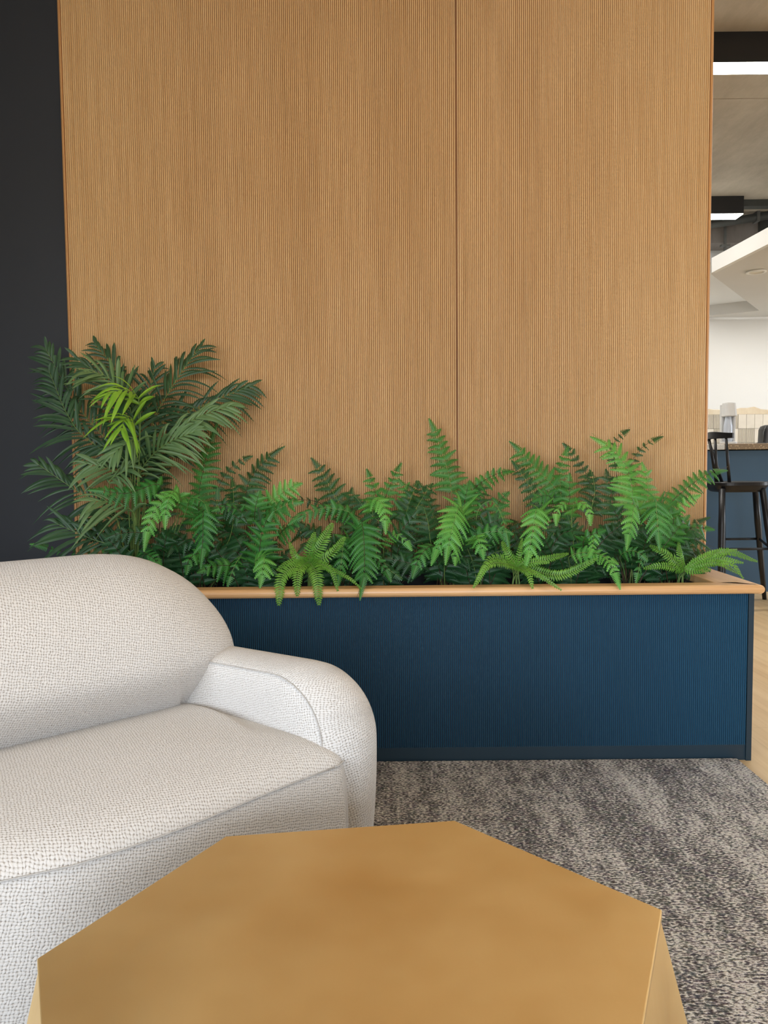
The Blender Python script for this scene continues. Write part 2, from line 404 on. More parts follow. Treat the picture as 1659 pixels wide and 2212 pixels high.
def pillow(dims, rad, prof, fmap, ref, crownh=0.):
    b = MB(); uv = []; rings = []
    arc = [0.]
    for i in range(1, len(prof)): arc.append(arc[-1]+math.hypot(prof[i][0]-prof[i-1][0], prof[i][1]-prof[i-1][1]))
    r0 = arc[ref]
    cxm = (dims[0]+dims[1])/2; cym = (dims[2]+dims[3])/2
    for (d, w), a in zip(prof, arc):
        o2 = rrect(*dims, rad, d); rings.append([fmap(p, q, w) for p, q in o2])
        ou = rrect(*dims, rad, min(d, .02))
        # unroll the fabric outwards from the reference ring
        ext = (r0-a) if a < r0 else 0
        for p, q in (o2 if a >= r0 else rrect(*dims, rad, max(prof[ref][0], 0))):
            if a < r0:
                dx = 1 if p > dims[1]-.03 else (-1 if p < dims[0]+.03 else 0); dy = 1 if q > dims[3]-.03 else (-1 if q < dims[2]+.03 else 0)
                L = math.hypot(p-cxm, q-cym) or 1
                if dx == 0 and dy == 0:
                    hx = (dims[1]-dims[0])/2; hy = (dims[3]-dims[2])/2; nx = max(0, abs(p-cxm)-hx+.2)*(1 if p > cxm else -1); ny = max(0, abs(q-cym)-hy+.2)*(1 if q > cym else -1)
                    l2 = math.hypot(nx, ny) or 1; dx, dy = nx/l2, ny/l2
                l2 = math.hypot(dx, dy) or 1
                uv.append((p+dx/l2*ext, q+dy/l2*ext))
            else: uv.append((p, q))
    NR = len(rings[0]); b.loft(rings, cap1=False); start = (len(rings)-1)*NR
    last = rrect(*dims, rad, prof[-1][0]); wl = prof[-1][1]; m0 = 17; MC = 9
    def vid(k, m):
        if m == 0 or k in (0, NR//2): return start+(m0+k) % NR
        if m == MC: return start+(m0-k) % NR
        return grid[(k, m)]
    grid = {}
    hk = NR//2
    for k_ in range(1, hk):
        A_ = last[(m0+k_) % NR]; B_ = last[(m0-k_) % NR]
        for m in range(1, MC):
            t = m/MC; p = A_[0]+(B_[0]-A_[0])*t; q = A_[1]+(B_[1]-A_[1])*t
            ed = min(k_, hk-k_)/(hk*.28); ed = math.sin(min(1, ed)*math.pi/2)
            grid[(k_, m)] = len(b.v); b.v.append(tuple(fmap(p, q, wl+crownh*(1-(2*t-1)**2)*ed))); uv.append((p, q))
    for k_ in range(hk):
        for m in range(MC):
            a = vid(k_, m); c = vid(k_, m+1); d_ = vid(k_+1, m+1); e_ = vid(k_+1, m)
            f = []
            for x in (a, c, d_, e_):
                if x not in f: f.append(x)
            if len(f) > 2: b.f.append(tuple(f[::-1])); b.m.append(0)
    b.uv = uv; return b
def sm(o, lv=1):
    s = o.modifiers.new('sub', 'SUBSURF'); s.levels = lv; s.render_levels = lv; return o
LEN = .80
def bow(x): return -.020*math.exp(-((x+.27)/.19)**2)+max(0, min(.05, (-.40-x)*.25))
# seat
sp = [(.05, .0), (.016, .03), (.003, .12), (-.004, .22), (-.002, .30), (.004, .345), (.008, .355), (.018, .369), (.046, .386), (.085, .397), (.13, .405)]
dims = (-LEN, .126, -.398, .12); rad = (.05, .03, .03, .05)
b = pillow(dims, rad, sp, lambda p, q, w: (p, q+bow(p)*max(0, min(1, (-q-.1)/.25)), w-.015*max(0, q)/.12), 6, .012); sm(b.build('seat', FABRIC, so, smooth=True))
pp = rrect(*dims, rad, .004); pp = [(p, q+bow(p)*max(0, min(1, (-q-.1)/.25)), .352) for p, q in pp]
b = MB(); b.tube(pp+[pp[0]], .0013, 6); b.build('piping', PIPING, so, smooth=True)
# back
def bmap(p, q, w):
    t = max(0, min(1, (q-.37)/.15)); t = t*t*(3-2*t)
    return (p, w+.095*(1-t)+max(0, q-.5)*.12, q)
bp = [(.19, -.100), (.14, -.094), (.09, -.076), (.05, -.044), (.018, .01), (.0, .085), (.012, .16), (.05, .205), (.10, .225), (.2, .235)]
dims = (-LEN, .172, .10, .716); rad = (.05, .29, .29, .05)
bp2 = list(reversed(bp))
b = pillow(dims, rad, bp2, bmap, 5, -.012); b.f = [tuple(reversed(f)) for f in b.f]; sm(b.build('backrest', FABRIC, so, smooth=True))
# arms
def arm(sgn, parent):
    AA = R(12)
    def amap(p, q, w):
        x, y = w, p                          # w outward, p = y (front negative)
        k_ = max(0, 1-x/.10)**2*max(0, min(1, (-p-.12)/.2))
        y = p+.042*k_+(.030*max(0, 1-q/.36)**2 if p < -.2 else 0)
        x = x-(.02*max(0, 1-q/.36)**2 if w > .08 else 0)
        xr = x*math.cos(AA)-y*math.sin(AA); yr = x*math.sin(AA)+y*math.cos(AA)
        if sgn < 0: xr = -LEN+.10-xr
        return (xr, yr, q)
    ap = [(.10, -.003), (.05, -.004), (.022, -.001), (.014, .004), (.005, .020), (-.002, .05), (.001, .09), (.018, .125), (.05, .152), (.10, .166), (.2, .17)]
    dims = (-.422, .13, .0, .512); rad = (.04, .12, .135, .05)
    # corner order: (p1,q0)=rear bottom, (p1,q1)=rear top, (p0,q1)=front top, (p0,q0)=front bottom
    b = pillow(dims, rad, list(reversed(ap)), amap, 8, .002)
    if sgn > 0: b.f = [tuple(reversed(f)) for f in b.f]
    o = sm(b.build('armrest', FABRIC, parent, smooth=True))
    pts = [amap(p, q, .0015) for p, q in rrect(*dims, rad, .016)]
    b = MB(); b.tube(pts+[pts[0]], .0013, 6); b.build('seam_piping', PIPING, o, smooth=True)
arm(1, so); arm(-1, so)

# ------------------------------------------------------------------ plants
def crom(pts, n):
    P = [2*pts[0]-pts[1]]+pts+[2*pts[-1]-pts[-2]]; out = []
    for i in range(1, len(P)-2):
        for j in range(n):
            t = j/n; a, b_, c, d = P[i-1], P[i], P[i+1], P[i+2]
            out.append(.5*((2*b_)+(c-a)*t+(2*a-5*b_+4*c-d)*t*t+(3*b_-a-3*c+d)*t*t*t))
    out.append(pts[-1].copy()); return out
def arcparam(pts):
    L = [0.]
    for i in range(1, len(pts)): L.append(L[-1]+(pts[i]-pts[i-1]).length)
    return L
def sample(pts, L, s):
    s = max(0, min(L[-1], s))
    for i in range(1, len(L)):
        if L[i] >= s or i == len(L)-1:
            t = (s-L[i-1])/max(1e-9, L[i]-L[i-1]); return pts[i-1].lerp(pts[i], t), (pts[i]-pts[i-1]).normalized()
def frame(T, nh):
    n = (nh-T*nh.dot(T))
    if n.length < 1e-4: n = T.orthogonal()
    n.normalize(); return n, T.cross(n).normalized()

def clampy(p, lim=YF-.004):
    if p.y > lim and p.z > .3: p.y = lim
    return p
def fern_frond(ctrl, nstem, hw, nh, rnd, kind='fern', mat=1):
    """ctrl: world points; the first nstem of them carry the bare stem, the blade runs over the rest"""
    b = MB(); cur = crom(ctrl, 7); L = arcparam(cur); Ls = L[7*nstem] if nstem else 0; LB = L[-1]-Ls
    nr = min(len(cur), 22); idx = [round(i*(len(cur)-1)/(nr-1)) for i in range(nr)]
    b.tube([cur[i] for i in idx], [(.0017 if kind != 'palm' else .0022)*(1-.75*k/(nr-1)) for k in range(nr)], 4, 1)
    P = lambda q: tuple(clampy(q))
    if kind == 'fern':
        LT = LB*.80; npin = max(5, int(LT/.0200)); PHW = .0138
        for i in range(npin+1):
            last = i == npin
            s = min(1, (i+.3)/npin)*.80 if not last else .80; p, T = sample(cur, L, Ls+LB*s); n, B = frame(T, nh)
            shp = min(1, .74+s*2.4)*(1-.80*s/.8*.62)
            ln = max(.012, hw*shp)
            for sd in ((-1, 1) if not last else (0,)):
                if last:
                    l2 = LB*.20; D = T; D = (T+Vector((0, 0, -.12))).normalized(); W = n.cross(D).normalized(); dr = .15; wmax = PHW*.95
                else:
                    l2 = ln*rnd.uniform(.86, 1.08); fwd = .22+.75*s+rnd.uniform(-.08, .08)
                    D = (B*sd+T*fwd+n*rnd.uniform(-.22, .18)).normalized(); dr = rnd.uniform(.15, .75)
                    W = (n.cross(D)+n*rnd.uniform(-.35, .35)).normalized(); wmax = min(PHW*(1.05-.35*s), l2*.36)
                m = max(4, int(l2/.0043)); nn = D.cross(W).normalized()
                if nn.dot(n) < 0: nn = -nn
                for j in range(m):
                    x0 = j/m; x1 = (j+1)/m
                    q0 = p+D*(l2*x0)-n*(dr*l2*x0*x0*.4)+Vector((0, 0, -dr*.5*l2*x0*x0))
                    q1 = p+D*(l2*x1)-n*(dr*l2*x1*x1*.4)+Vector((0, 0, -dr*.5*l2*x1*x1))
                    w = wmax*(1-x0)**.62*(.8 if j == 0 and not last else 1); e = q1-q0
                    for ss in (-1, 1):
                        tw = W*ss; mid0 = q0+tw*w*.44-nn*w*.12; mid1 = q1+tw*w*.40-nn*w*.12
                        tip0 = q0+tw*w*1.05+e*.42-nn*w*.35; tip1 = q0+tw*w*1.0+e*.80-nn*w*.35
                        b.quad(P(q0), P(q1), P(mid1), P(mid0), 0)
                        b.quad(P(mid0), P(mid0+(mid1-mid0)*.80), P(tip1), P(tip0), 0)
            # midrib of the pinna stays implied by the fold
        return b
    if kind == 'boston':
        npin = max(12, int(LB/.0066))
        for i in range(npin):
            s = (i+.5)/npin; p, T = sample(cur, L, Ls+LB*s); n, B = frame(T, nh)
            ln = hw*min(1, .45+s*4)*(1-s)**.42*1.05
            for sd in (-1, 1):
                l2 = max(.004, ln*rnd.uniform(.9, 1.06)); D = (B*sd+T*(.22+.35*s)+n*rnd.uniform(.0, .35)).normalized()
                W = T*.0029; q1 = p+D*l2*.6+n*.001; q2 = p+D*l2-n*l2*.22
                b.quad(P(p-W*.6), P(p+W*.6), P(q1+W*1.05), P(q1-W*.95)); b.quad(P(q1-W*.95), P(q1+W*1.05), P(q2+W*.35), P(q2-W*.15))
        return b
    if kind == 'palm':
        npin = max(7, int(LB/.0175))
        for i in range(npin):
            s = (i+.5)/npin; p, T = sample(cur, L, Ls+LB*s); n, B = frame(T, nh)
            for sd in (-1, 1):
                l2 = hw*(.62+.6*math.sin(math.pi*min(1, s*.9+.12)))*rnd.uniform(.85, 1.12)*(1 if s < .9 else .8)
                D = (B*sd*(1.05-.45*s)*rnd.uniform(.75, 1.2)+T*(.75+.7*s)+n*rnd.uniform(-.25, .45)).normalized(); dr = rnd.uniform(.3, 1.15)
                W = n.cross(D).normalized(); w = .0060*rnd.uniform(.7, 1.2); l2 *= 1.25; K = 6; pr = None; tw = rnd.uniform(-.5, .5)
                for j in range(K+1):
                    x = j/K; q = p+D*(l2*x)+Vector((0, 0, -dr*l2*x*x*.55))-n*(dr*.2*l2*x*x)
                    ww = w*(math.sin(math.pi*(x*.86+.1))**.75) if x < .99 else .0003
                    WW = (W*math.cos(tw*x)+n*math.sin(tw*x)); fold = n*(-ww*.35)
                    row = (clampy(q-WW*ww+fold), clampy(q.copy()), clampy(q+WW*ww+fold))
                    if pr:
                        b.quad(pr[0], pr[1], row[1], row[0]); b.quad(pr[1], pr[2], row[2], row[1])
                    pr = row
        return b

CAMN = Vector((0, -1, .25))
def make_plant(name, label, cat, crown, fronds, group, seed, fill=0, kind='fern', mats=None, fillspec=None):
    rnd = random.Random(seed); root = thing(name, label, cat, crown, 0, group); c0 = Vector(crown)
    def add(ctrl, nst, hw, nh, k, mt, green):
        mm = (FERN[mt] if k == 'fern' else (BOST if k == 'boston' else PALM[mt]))
        bb = fern_frond([p-c0 if False else p for p in ctrl], nst, hw, nh, rnd, k)
        bb.v = [(x-c0.x, y-c0.y, z-c0.z) for x, y, z in bb.v]
        bb.build('frond', [mm, RACHG if green else RACH], root)
    for fr in fronds:
        pts, hwpx, mt = fr[0], fr[1], fr[2]; k = fr[3] if len(fr) > 3 else kind
        W = [at(*p) for p in pts]; Y = sum(p[2] for p in pts)/len(pts); hw = hwpx*Y/F*(1.14 if k == 'fern' else 1)
        st = c0+Vector((rnd.uniform(-.02, .02), rnd.uniform(-.02, .02), 0))
        mid = st.lerp(W[0], .55)+Vector((0, .01, .02))
        ctrl = ([st, mid] if (W[0]-st).length > .05 else [st])+W
        nh = CAMN+Vector((rnd.uniform(-.35, .35), 0, rnd.uniform(-.1, .5)))
        add(ctrl, len(ctrl)-len(W), hw, nh, k, mt, k != 'fern' or mt == 2 or rnd.random() < .3)
    for i in range(fill):
        az = rnd.uniform(-math.pi, math.pi); ln = rnd.uniform(.13, .29); out = rnd.uniform(.25, .75)
        d = Vector((math.cos(az), math.sin(az)*.55-.12, 0)); d.normalize()
        st = c0+Vector((rnd.uniform(-.04, .04), rnd.uniform(-.03, .03), 0))
        a = st+Vector((d.x*out*ln*.25, d.y*out*ln*.25, ln*.42)); m_ = st+Vector((d.x*out*ln*.7, d.y*out*ln*.7, ln*.85)); t_ = st+Vector((d.x*out*ln*1.35, d.y*out*ln*1.35, ln*rnd.uniform(.7, 1.15)))
        for p in (a, m_, t_): p.y = min(max(p.y, PF+.11), YF-.03)
        nh = Vector((d.x*.3, -1, .7+rnd.uniform(-.3, .5)))
        add([st, a, m_, t_], 1, rnd.uniform(.045, .07), nh, 'fern', 0, False)  # filler fronds all take the darkest green, painting in the interior shade
    return root

S = .446
def crown(px, Y=2.52):
    p = at(px, 1240, Y); return (p.x, Y, S)
G = 'leafy ferns planted in a row in the planter'
BK, MD, FR = 2.63, 2.54, 2.45
PL = []
# fern group far left
make_plant('fern', 'dark fern under the palm at the left, fronds hanging over the sofa back', 'fern', crown(330, 2.53), [
    ([(345,1120,2.60),(340,1050,2.63),(340,955,2.65)], 46, 0), ([(350,1050,2.48),(270,1066,2.42),(190,1053,2.38)], 34, 1),
    ([(385,1100,2.48),(372,1068,2.42),(330,1110,2.37),(310,1188,2.33)], 30, 2), ([(392,1090,2.46),(375,1062,2.41),(358,1100,2.36),(356,1142,2.35)], 26, 2),
    ([(400,1110,2.46),(412,1075,2.42),(440,1085,2.38),(450,1110,2.36)], 22, 1), ([(330,1160,2.45),(280,1150,2.40),(225,1160,2.38)], 26, 0),
    ([(300,1190,2.45),(330,1205,2.38),(350,1225,2.35)], 26, 1), ([(260,1200,2.45),(130,1190,2.42),(66,1166,2.40)], 16, 1),
    ([(345,1180,2.46),(310,1200,2.4),(290,1230,2.36)], 28, 0)], G, 1, 16)
make_plant('fern', 'tall fern with a high upright frond at the right edge of the palm', 'fern', crown(430, 2.55), [
    ([(432,1150,2.56),(432,1050,2.58),(467,905,2.60)], 50, 1), ([(470,1060,2.60),(500,1010,2.62),(545,980,2.64)], 20, 0),
    ([(455,1140,2.50),(440,1100,2.43),(438,1165,2.37),(431,1225,2.33)], 42, 1), ([(430,1190,2.45),(465,1110,2.46),(470,1050,2.47)], 34, 0),
    ([(450,1215,2.42),(428,1195,2.38),(408,1210,2.35),(402,1240,2.33)], 26, 1), ([(505,1225,2.46),(470,1222,2.41),(425,1234,2.37)], 34, 1),
    ([(500,1150,2.5),(505,1080,2.55),(500,1030,2.6)], 42, 0), ([(520,1200,2.45),(508,1220,2.38),(490,1265,2.35)], 16, 1),
    ([(480,1090,2.46),(515,1120,2.40),(540,1100,2.38)], 26, 0)], G, 2, 16)
make_plant('fern', 'fern spreading light green fronds left of the narrow bare gap', 'fern', crown(560, 2.52), [
    ([(533,1130,2.60),(538,1040,2.62),(612,956,2.64)], 46, 0), ([(558,1225,2.44),(566,1150,2.42),(588,1100,2.42)], 60, 1),
    ([(550,1130,2.48),(552,1095,2.46),(562,1058,2.45)], 46, 1), ([(575,1100,2.5),(610,1065,2.48),(652,1040,2.46)], 40, 2),
    ([(565,1130,2.48),(610,1095,2.44),(655,1080,2.42)], 40, 1), ([(550,1215,2.42),(570,1200,2.37),(568,1230,2.33),(560,1268,2.31)], 36, 2),
    ([(600,1160,2.48),(630,1130,2.43),(655,1110,2.42)], 30, 1), ([(530,1120,2.45),(500,1095,2.41),(455,1100,2.38)], 20, 1),
    ([(545,1230,2.42),(570,1232,2.35),(600,1240,2.33)], 22, 0), ([(520,1180,2.5),(500,1150,2.52),(470,1130,2.54)], 40, 0)], G, 3, 16)
make_plant('fern', 'fern with a dark pointed frond leaning left, just right of the bare gap', 'fern', crown(735, 2.53), [
    ([(740,1110,2.60),(722,1068,2.62),(673,985,2.64)], 46, 0), ([(765,1115,2.50),(695,1098,2.45),(620,1128,2.41)], 26, 1),
    ([(700,1095,2.60),(660,1080,2.58),(610,1080,2.55)], 16, 0), ([(760,1170,2.46),(744,1165,2.41),(738,1210,2.36),(731,1263,2.33)], 28, 1),
    ([(770,1150,2.46),(783,1135,2.42),(787,1235,2.29),(770,1292,2.262)], 50, 1), ([(745,1130,2.52),(752,1100,2.56),(760,1050,2.6)], 40, 0),
    ([(735,1190,2.46),(715,1170,2.42),(690,1180,2.4)], 30, 0), ([(770,1190,2.44),(812,1205,2.37),(846,1254,2.33)], 20, 1)], G, 4, 16)
make_plant('fern', 'bushy fern with two short upright tips left of the tall middle frond', 'fern', crown(830, 2.53), [
    ([(818,1110,2.58),(812,1070,2.6),(793,1010,2.62)], 30, 1), ([(822,1110,2.58),(838,1060,2.6),(866,996,2.63)], 28, 1),
    ([(805,1105,2.46),(805,1078,2.42),(830,1095,2.38),(834,1152,2.35)], 28, 2), ([(830,1180,2.44),(852,1155,2.38),(872,1165,2.35),(890,1188,2.33)], 16, 2),
    ([(915,1230,2.44),(880,1215,2.42),(830,1205,2.41)], 38, 0), ([(860,1120,2.55),(885,1080,2.58),(862,1030,2.6)], 36, 1),
    ([(870,1130,2.54),(890,1070,2.57),(905,1035,2.6)], 36, 0), ([(840,1130,2.48),(810,1120,2.46),(765,1070,2.5)], 34, 0),
    ([(850,1170,2.46),(880,1130,2.42),(900,1100,2.42)], 40, 0), ([(820,1200,2.44),(840,1230,2.38),(870,1250,2.36)], 26, 0)], G, 5, 17)
make_plant('fern', 'fern with the tallest frond of the middle, beside the panel seam', 'fern', crown(965, 2.55), [
    ([(975,1060,2.62),(958,985,2.64),(928,900,2.655)], 40, 1), ([(940,1130,2.54),(925,1085,2.57),(900,1035,2.6)], 34, 0),
    ([(1000,1120,2.48),(992,1095,2.43),(975,1150,2.36),(962,1217,2.32)], 52, 2), ([(985,1130,2.46),(985,1110,2.41),(955,1165,2.35),(930,1218,2.31)], 26, 2),
    ([(1000,1150,2.52),(1002,1095,2.53),(1014,1035,2.55)], 52, 1), ([(955,1190,2.44),(930,1180,2.39),(905,1205,2.35),(890,1247,2.32)], 30, 1),
    ([(900,1110,2.52),(910,1080,2.55),(935,1040,2.6)], 34, 0), ([(960,1190,2.42),(985,1175,2.38),(984,1220,2.33)], 26, 2),
    ([(930,1170,2.46),(925,1130,2.46),(915,1095,2.48)], 44, 0)], G, 6, 17)
make_plant('fern', 'fern with a long frond reaching right below the seam panel', 'fern', crown(1045, 2.53), [
    ([(1000,1090,2.56),(1050,1035,2.6),(1112,1012,2.63)], 30, 1), ([(1030,1110,2.46),(1060,1082,2.42),(1085,1118,2.38),(1102,1185,2.35)], 11, 1),
    ([(1040,1185,2.44),(1028,1158,2.39),(1038,1180,2.35),(1045,1208,2.33)], 28, 2), ([(1040,1130,2.55),(1030,1080,2.58),(1040,1030,2.62)], 44, 0),
    ([(1075,1130,2.52),(1075,1090,2.54),(1100,1060,2.55)], 34, 1), ([(1040,1160,2.48),(1060,1130,2.46),(1090,1120,2.46)], 44, 0),
    ([(1010,1175,2.46),(1050,1150,2.44),(1110,1150,2.42)], 34, 1), ([(1060,1200,2.46),(1090,1190,2.42),(1110,1215,2.38)], 26, 0)], G, 7, 16)
make_plant('fern', 'fern with a pointed dark frond leaning left and one hanging pale frond', 'fern', crown(1175, 2.54), [
    ([(1210,1075,2.58),(1150,1005,2.61),(1102,948,2.635)], 44, 1), ([(1180,1110,2.52),(1150,1060,2.55),(1106,990,2.6)], 30, 0),
    ([(1175,1130,2.48),(1160,1098,2.42),(1148,1165,2.36),(1132,1228,2.32)], 42, 2), ([(1195,1090,2.5),(1180,1070,2.47),(1150,1080,2.44)], 30, 1),
    ([(1205,1100,2.48),(1222,1088,2.42),(1205,1100,2.38),(1203,1134,2.36)], 16, 2), ([(1210,1150,2.5),(1200,1110,2.52),(1195,1060,2.54)], 44, 0),
    ([(1180,1200,2.46),(1150,1180,2.43),(1110,1180,2.4)], 34, 0)], G, 8, 16)
make_plant('fern', 'fern with twin upright tips between the leaning frond and the pale tall one', 'fern', crown(1245, 2.53), [
    ([(1212,1075,2.57),(1212,1020,2.6),(1226,962,2.62)], 26, 1), ([(1275,1060,2.58),(1258,1010,2.61),(1217,953,2.63)], 24, 0),
    ([(1230,1120,2.52),(1230,1080,2.52),(1231,1020,2.53)], 38, 1), ([(1235,1110,2.46),(1250,1085,2.41),(1272,1100,2.37),(1276,1134,2.35)], 20, 2),
    ([(1260,1190,2.46),(1262,1165,2.41),(1290,1150,2.38),(1308,1142,2.36)], 30, 1), ([(1262,1170,2.44),(1282,1150,2.4),(1280,1180,2.36),(1268,1200,2.34)], 18, 2),
    ([(1232,1200,2.44),(1290,1195,2.38),(1322,1225,2.30),(1338,1272,2.262)], 22, 2), ([(1250,1205,2.42),(1300,1200,2.38),(1338,1216,2.36)], 14, 2),
    ([(1275,1110,2.52),(1285,1060,2.55),(1275,1010,2.6)], 40, 0), ([(1250,1180,2.5),(1235,1140,2.48),(1225,1110,2.47)], 40, 0)], G, 9, 17)
make_plant('fern', 'tall fern with olive backed fronds, highest on the right half', 'fern', crown(1365, 2.54), [
    ([(1368,1100,2.52),(1352,1005,2.56),(1278,935,2.6)], 52, 2), ([(1330,1010,2.56),(1325,960,2.6),(1360,923,2.63)], 15, 0),
    ([(1360,1040,2.58),(1375,980,2.61),(1432,936,2.64)], 18, 0), ([(1385,1120,2.46),(1372,1092,2.41),(1362,1140,2.36),(1354,1186,2.33)], 34, 2),
    ([(1325,1110,2.52),(1320,1060,2.54),(1310,1010,2.57)], 44, 0), ([(1350,1160,2.5),(1335,1120,2.49),(1320,1090,2.48)], 44, 0),
    ([(1340,1200,2.46),(1370,1190,2.4),(1400,1210,2.37)], 20, 1), ([(1400,1205,2.44),(1385,1210,2.38),(1375,1258,2.35)], 18, 1),
    ([(1350,1180,2.46),(1380,1150,2.43),(1410,1150,2.42)], 38, 0)], G, 10, 17)
make_plant('fern', 'fern at the right end, one frond crossing the panel edge towards the stool', 'fern', crown(1440, 2.54), [
    ([(1400,1110,2.5),(1399,1040,2.52),(1388,995,2.54)], 44, 2), ([(1435,1120,2.46),(1418,1082,2.4),(1420,1125,2.36),(1426,1186,2.33)], 48, 1),
    ([(1440,1100,2.52),(1510,1035,2.56),(1573,1008,2.6)], 34, 1), ([(1450,1120,2.48),(1475,1090,2.46),(1513,1066,2.45)], 18, 2),
    ([(1440,1140,2.5),(1500,1140,2.52),(1545,1140,2.52)], 30, 1), ([(1450,1200,2.5),(1490,1170,2.54),(1522,1148,2.58)], 24, 0),
    ([(1450,1170,2.46),(1455,1130,2.46),(1450,1090,2.47)], 40, 1), ([(1430,1190,2.44),(1450,1160,2.42),(1490,1110,2.42)], 34, 1),
    ([(1470,1200,2.5),(1475,1150,2.55),(1465,1100,2.6)], 40, 0)], G, 11, 16)
GB = 'yellow-green sword ferns at the planter rim'
def boston(label, cpx, cpy, cY, tips, seed, extra=()):
    c = at(cpx, cpy, cY)
    fr = [([(cpx, cpy, cY), (mx, my, cY-.02 if ty < cpy else (2.278 if ty > 1268 else cY-.03)), (tx, ty, (cY+.02 if ty < cpy-20 else cY-.065) if not yy else yy)], hw, 0) for tx, ty, mx, my, hw, yy in tips]
    return make_plant('sword_fern', label, 'fern', (c.x, max(cY+.03, 2.37), S), fr, GB, seed, 0, 'boston')
boston('small sword fern with yellow-green fronds spilling over the rim near the sofa', 668, 1216, 2.35, [
    (602,1308,612,1242,22,2.248), (642,1288,645,1235,19,2.248), (689,1307,683,1240,22,2.248), (730,1277,712,1228,12,2.255), (781,1272,745,1244,9,2.255),
    (718,1130,690,1180,21,0), (625,1172,640,1205,12,0), (597,1232,630,1213,12,0), (680,1150,668,1190,16,0), (745,1160,710,1200,18,0), (610,1255,628,1225,14,2.33)], 21)
boston('small sword fern with narrow bright fronds at the middle of the rim', 1118, 1226, 2.36, [
    (1151,1272,1140,1238,13,2.250), (1213,1275,1160,1240,11,2.250), (1187,1216,1152,1214,11,2.31), (1290,1206,1210,1242,18,2.34),
    (1022,1270,1060,1218,15,2.250), (1030,1252,1065,1205,14,2.28), (1128,1163,1122,1195,9,0), (1160,1174,1145,1200,9,0), (1085,1170,1100,1200,14,0), (1228,1196,1180,1208,13,2.38)], 22)
boston('yellow-green sword fern reaching over the right end of the rim', 1478, 1232, 2.42, [
    (1636,1213,1560,1192,13,2.42), (1592,1187,1535,1197,9,2.5), (1606,1216,1545,1207,12,2.38), (1606,1250,1570,1214,11,2.33), (1596,1240,1545,1215,10,2.42),
    (1536,1230,1500,1234,11,2.36), (1404,1178,1440,1198,18,2.44), (1466,1170,1470,1205,12,0), (1390,1228,1430,1222,14,2.42)], 23)

PF_ = 'palm'
make_plant('areca_palm', 'leafy palm at the left end of the planter, taller than the ferns', 'palm', crown(285, 2.52), [
    ([(300,1060,2.56),(285,930,2.56),(235,830,2.54),(165,775,2.5)], 70, 0), ([(300,1020,2.52),(300,900,2.50),(285,860,2.46),(255,870,2.42)], 56, 0),
    ([(285,900,2.5),(240,820,2.46),(180,800,2.40)], 62, 1), ([(292,925,2.44),(272,902,2.37),(262,928,2.31)], 58, 2),
    ([(302,880,2.44),(275,843,2.38),(232,850,2.33)], 54, 2),
    ([(325,930,2.58),(375,830,2.60),(432,748,2.62)], 66, 0), ([(335,930,2.6),(430,880,2.62),(543,832,2.64)], 56, 0),
    ([(310,990,2.54),(400,915,2.52),(505,872,2.5)], 54, 1), ([(300,1030,2.52),(350,965,2.48),(425,930,2.46)], 56, 1),
    ([(265,1000,2.6),(170,880,2.6),(98,752,2.58)], 66, 0), ([(255,1010,2.58),(160,920,2.55),(105,800,2.54)], 64, 0),
    ([(240,1110,2.5),(150,1050,2.46),(78,1000,2.44)], 56, 0), ([(290,1110,2.46),(240,1085,2.4),(200,1082,2.36)], 64, 1),
    ([(280,1190,2.46),(200,1165,2.42),(120,1130,2.4)], 74, 0), ([(285,900,2.64),(255,810,2.65),(205,742,2.66)], 50, 0),
    ([(235,1050,2.46),(265,1020,2.44),(290,995,2.43)], 34, 1), ([(280,1020,2.5),(255,980,2.48),(215,960,2.46)], 56, 0),
    ([(320,900,2.64),(325,840,2.65),(335,790,2.66)], 48, 0), ([(290,1050,2.58),(290,960,2.6),(280,880,2.6)], 66, 0), ([(300,1130,2.54),(250,1120,2.5),(190,1130,2.46)], 62, 0), ([(320,1000,2.6),(360,960,2.6),(400,900,2.62)], 58, 0), ([(270,1040,2.48),(225,1010,2.44),(180,1000,2.42)], 54, 1), ([(300,960,2.42),(270,960,2.36),(240,985,2.32)], 42, 1)], 'palm', 31, 0, 'palm')

# ------------------------------------------------------------------ kitchen
YC = 5.32   # counter front
ct = thing('kitchen_counter', 'blue kitchen counter with speckled brown top behind the bar stool', 'counter', (3.6, YC+.35, 0))
b = MB(); b.box(1.3-3.6, 5.6-3.6, -.35+.02, .35, 0, .965); b.build('cabinet_front', KBLUE, ct)
ztop = at(1600, 958, YC-.02).z; zbot = at(1600, 971, YC-.02).z
xe = at(1566, 965, YC-.02).x
b = MB(); b.box(xe-3.6, 5.7-3.6, -.37, .45, zbot, ztop); b.build('worktop', TERR, ct, bevel=.004)
b = MB(); b.box(1.2-3.6, xe-3.6-.001, -.37, .45, zbot, ztop-.004); o = b.build('worktop_end', TERRW, ct, bevel=.004); o['label'] = 'pale grey end section of the worktop'
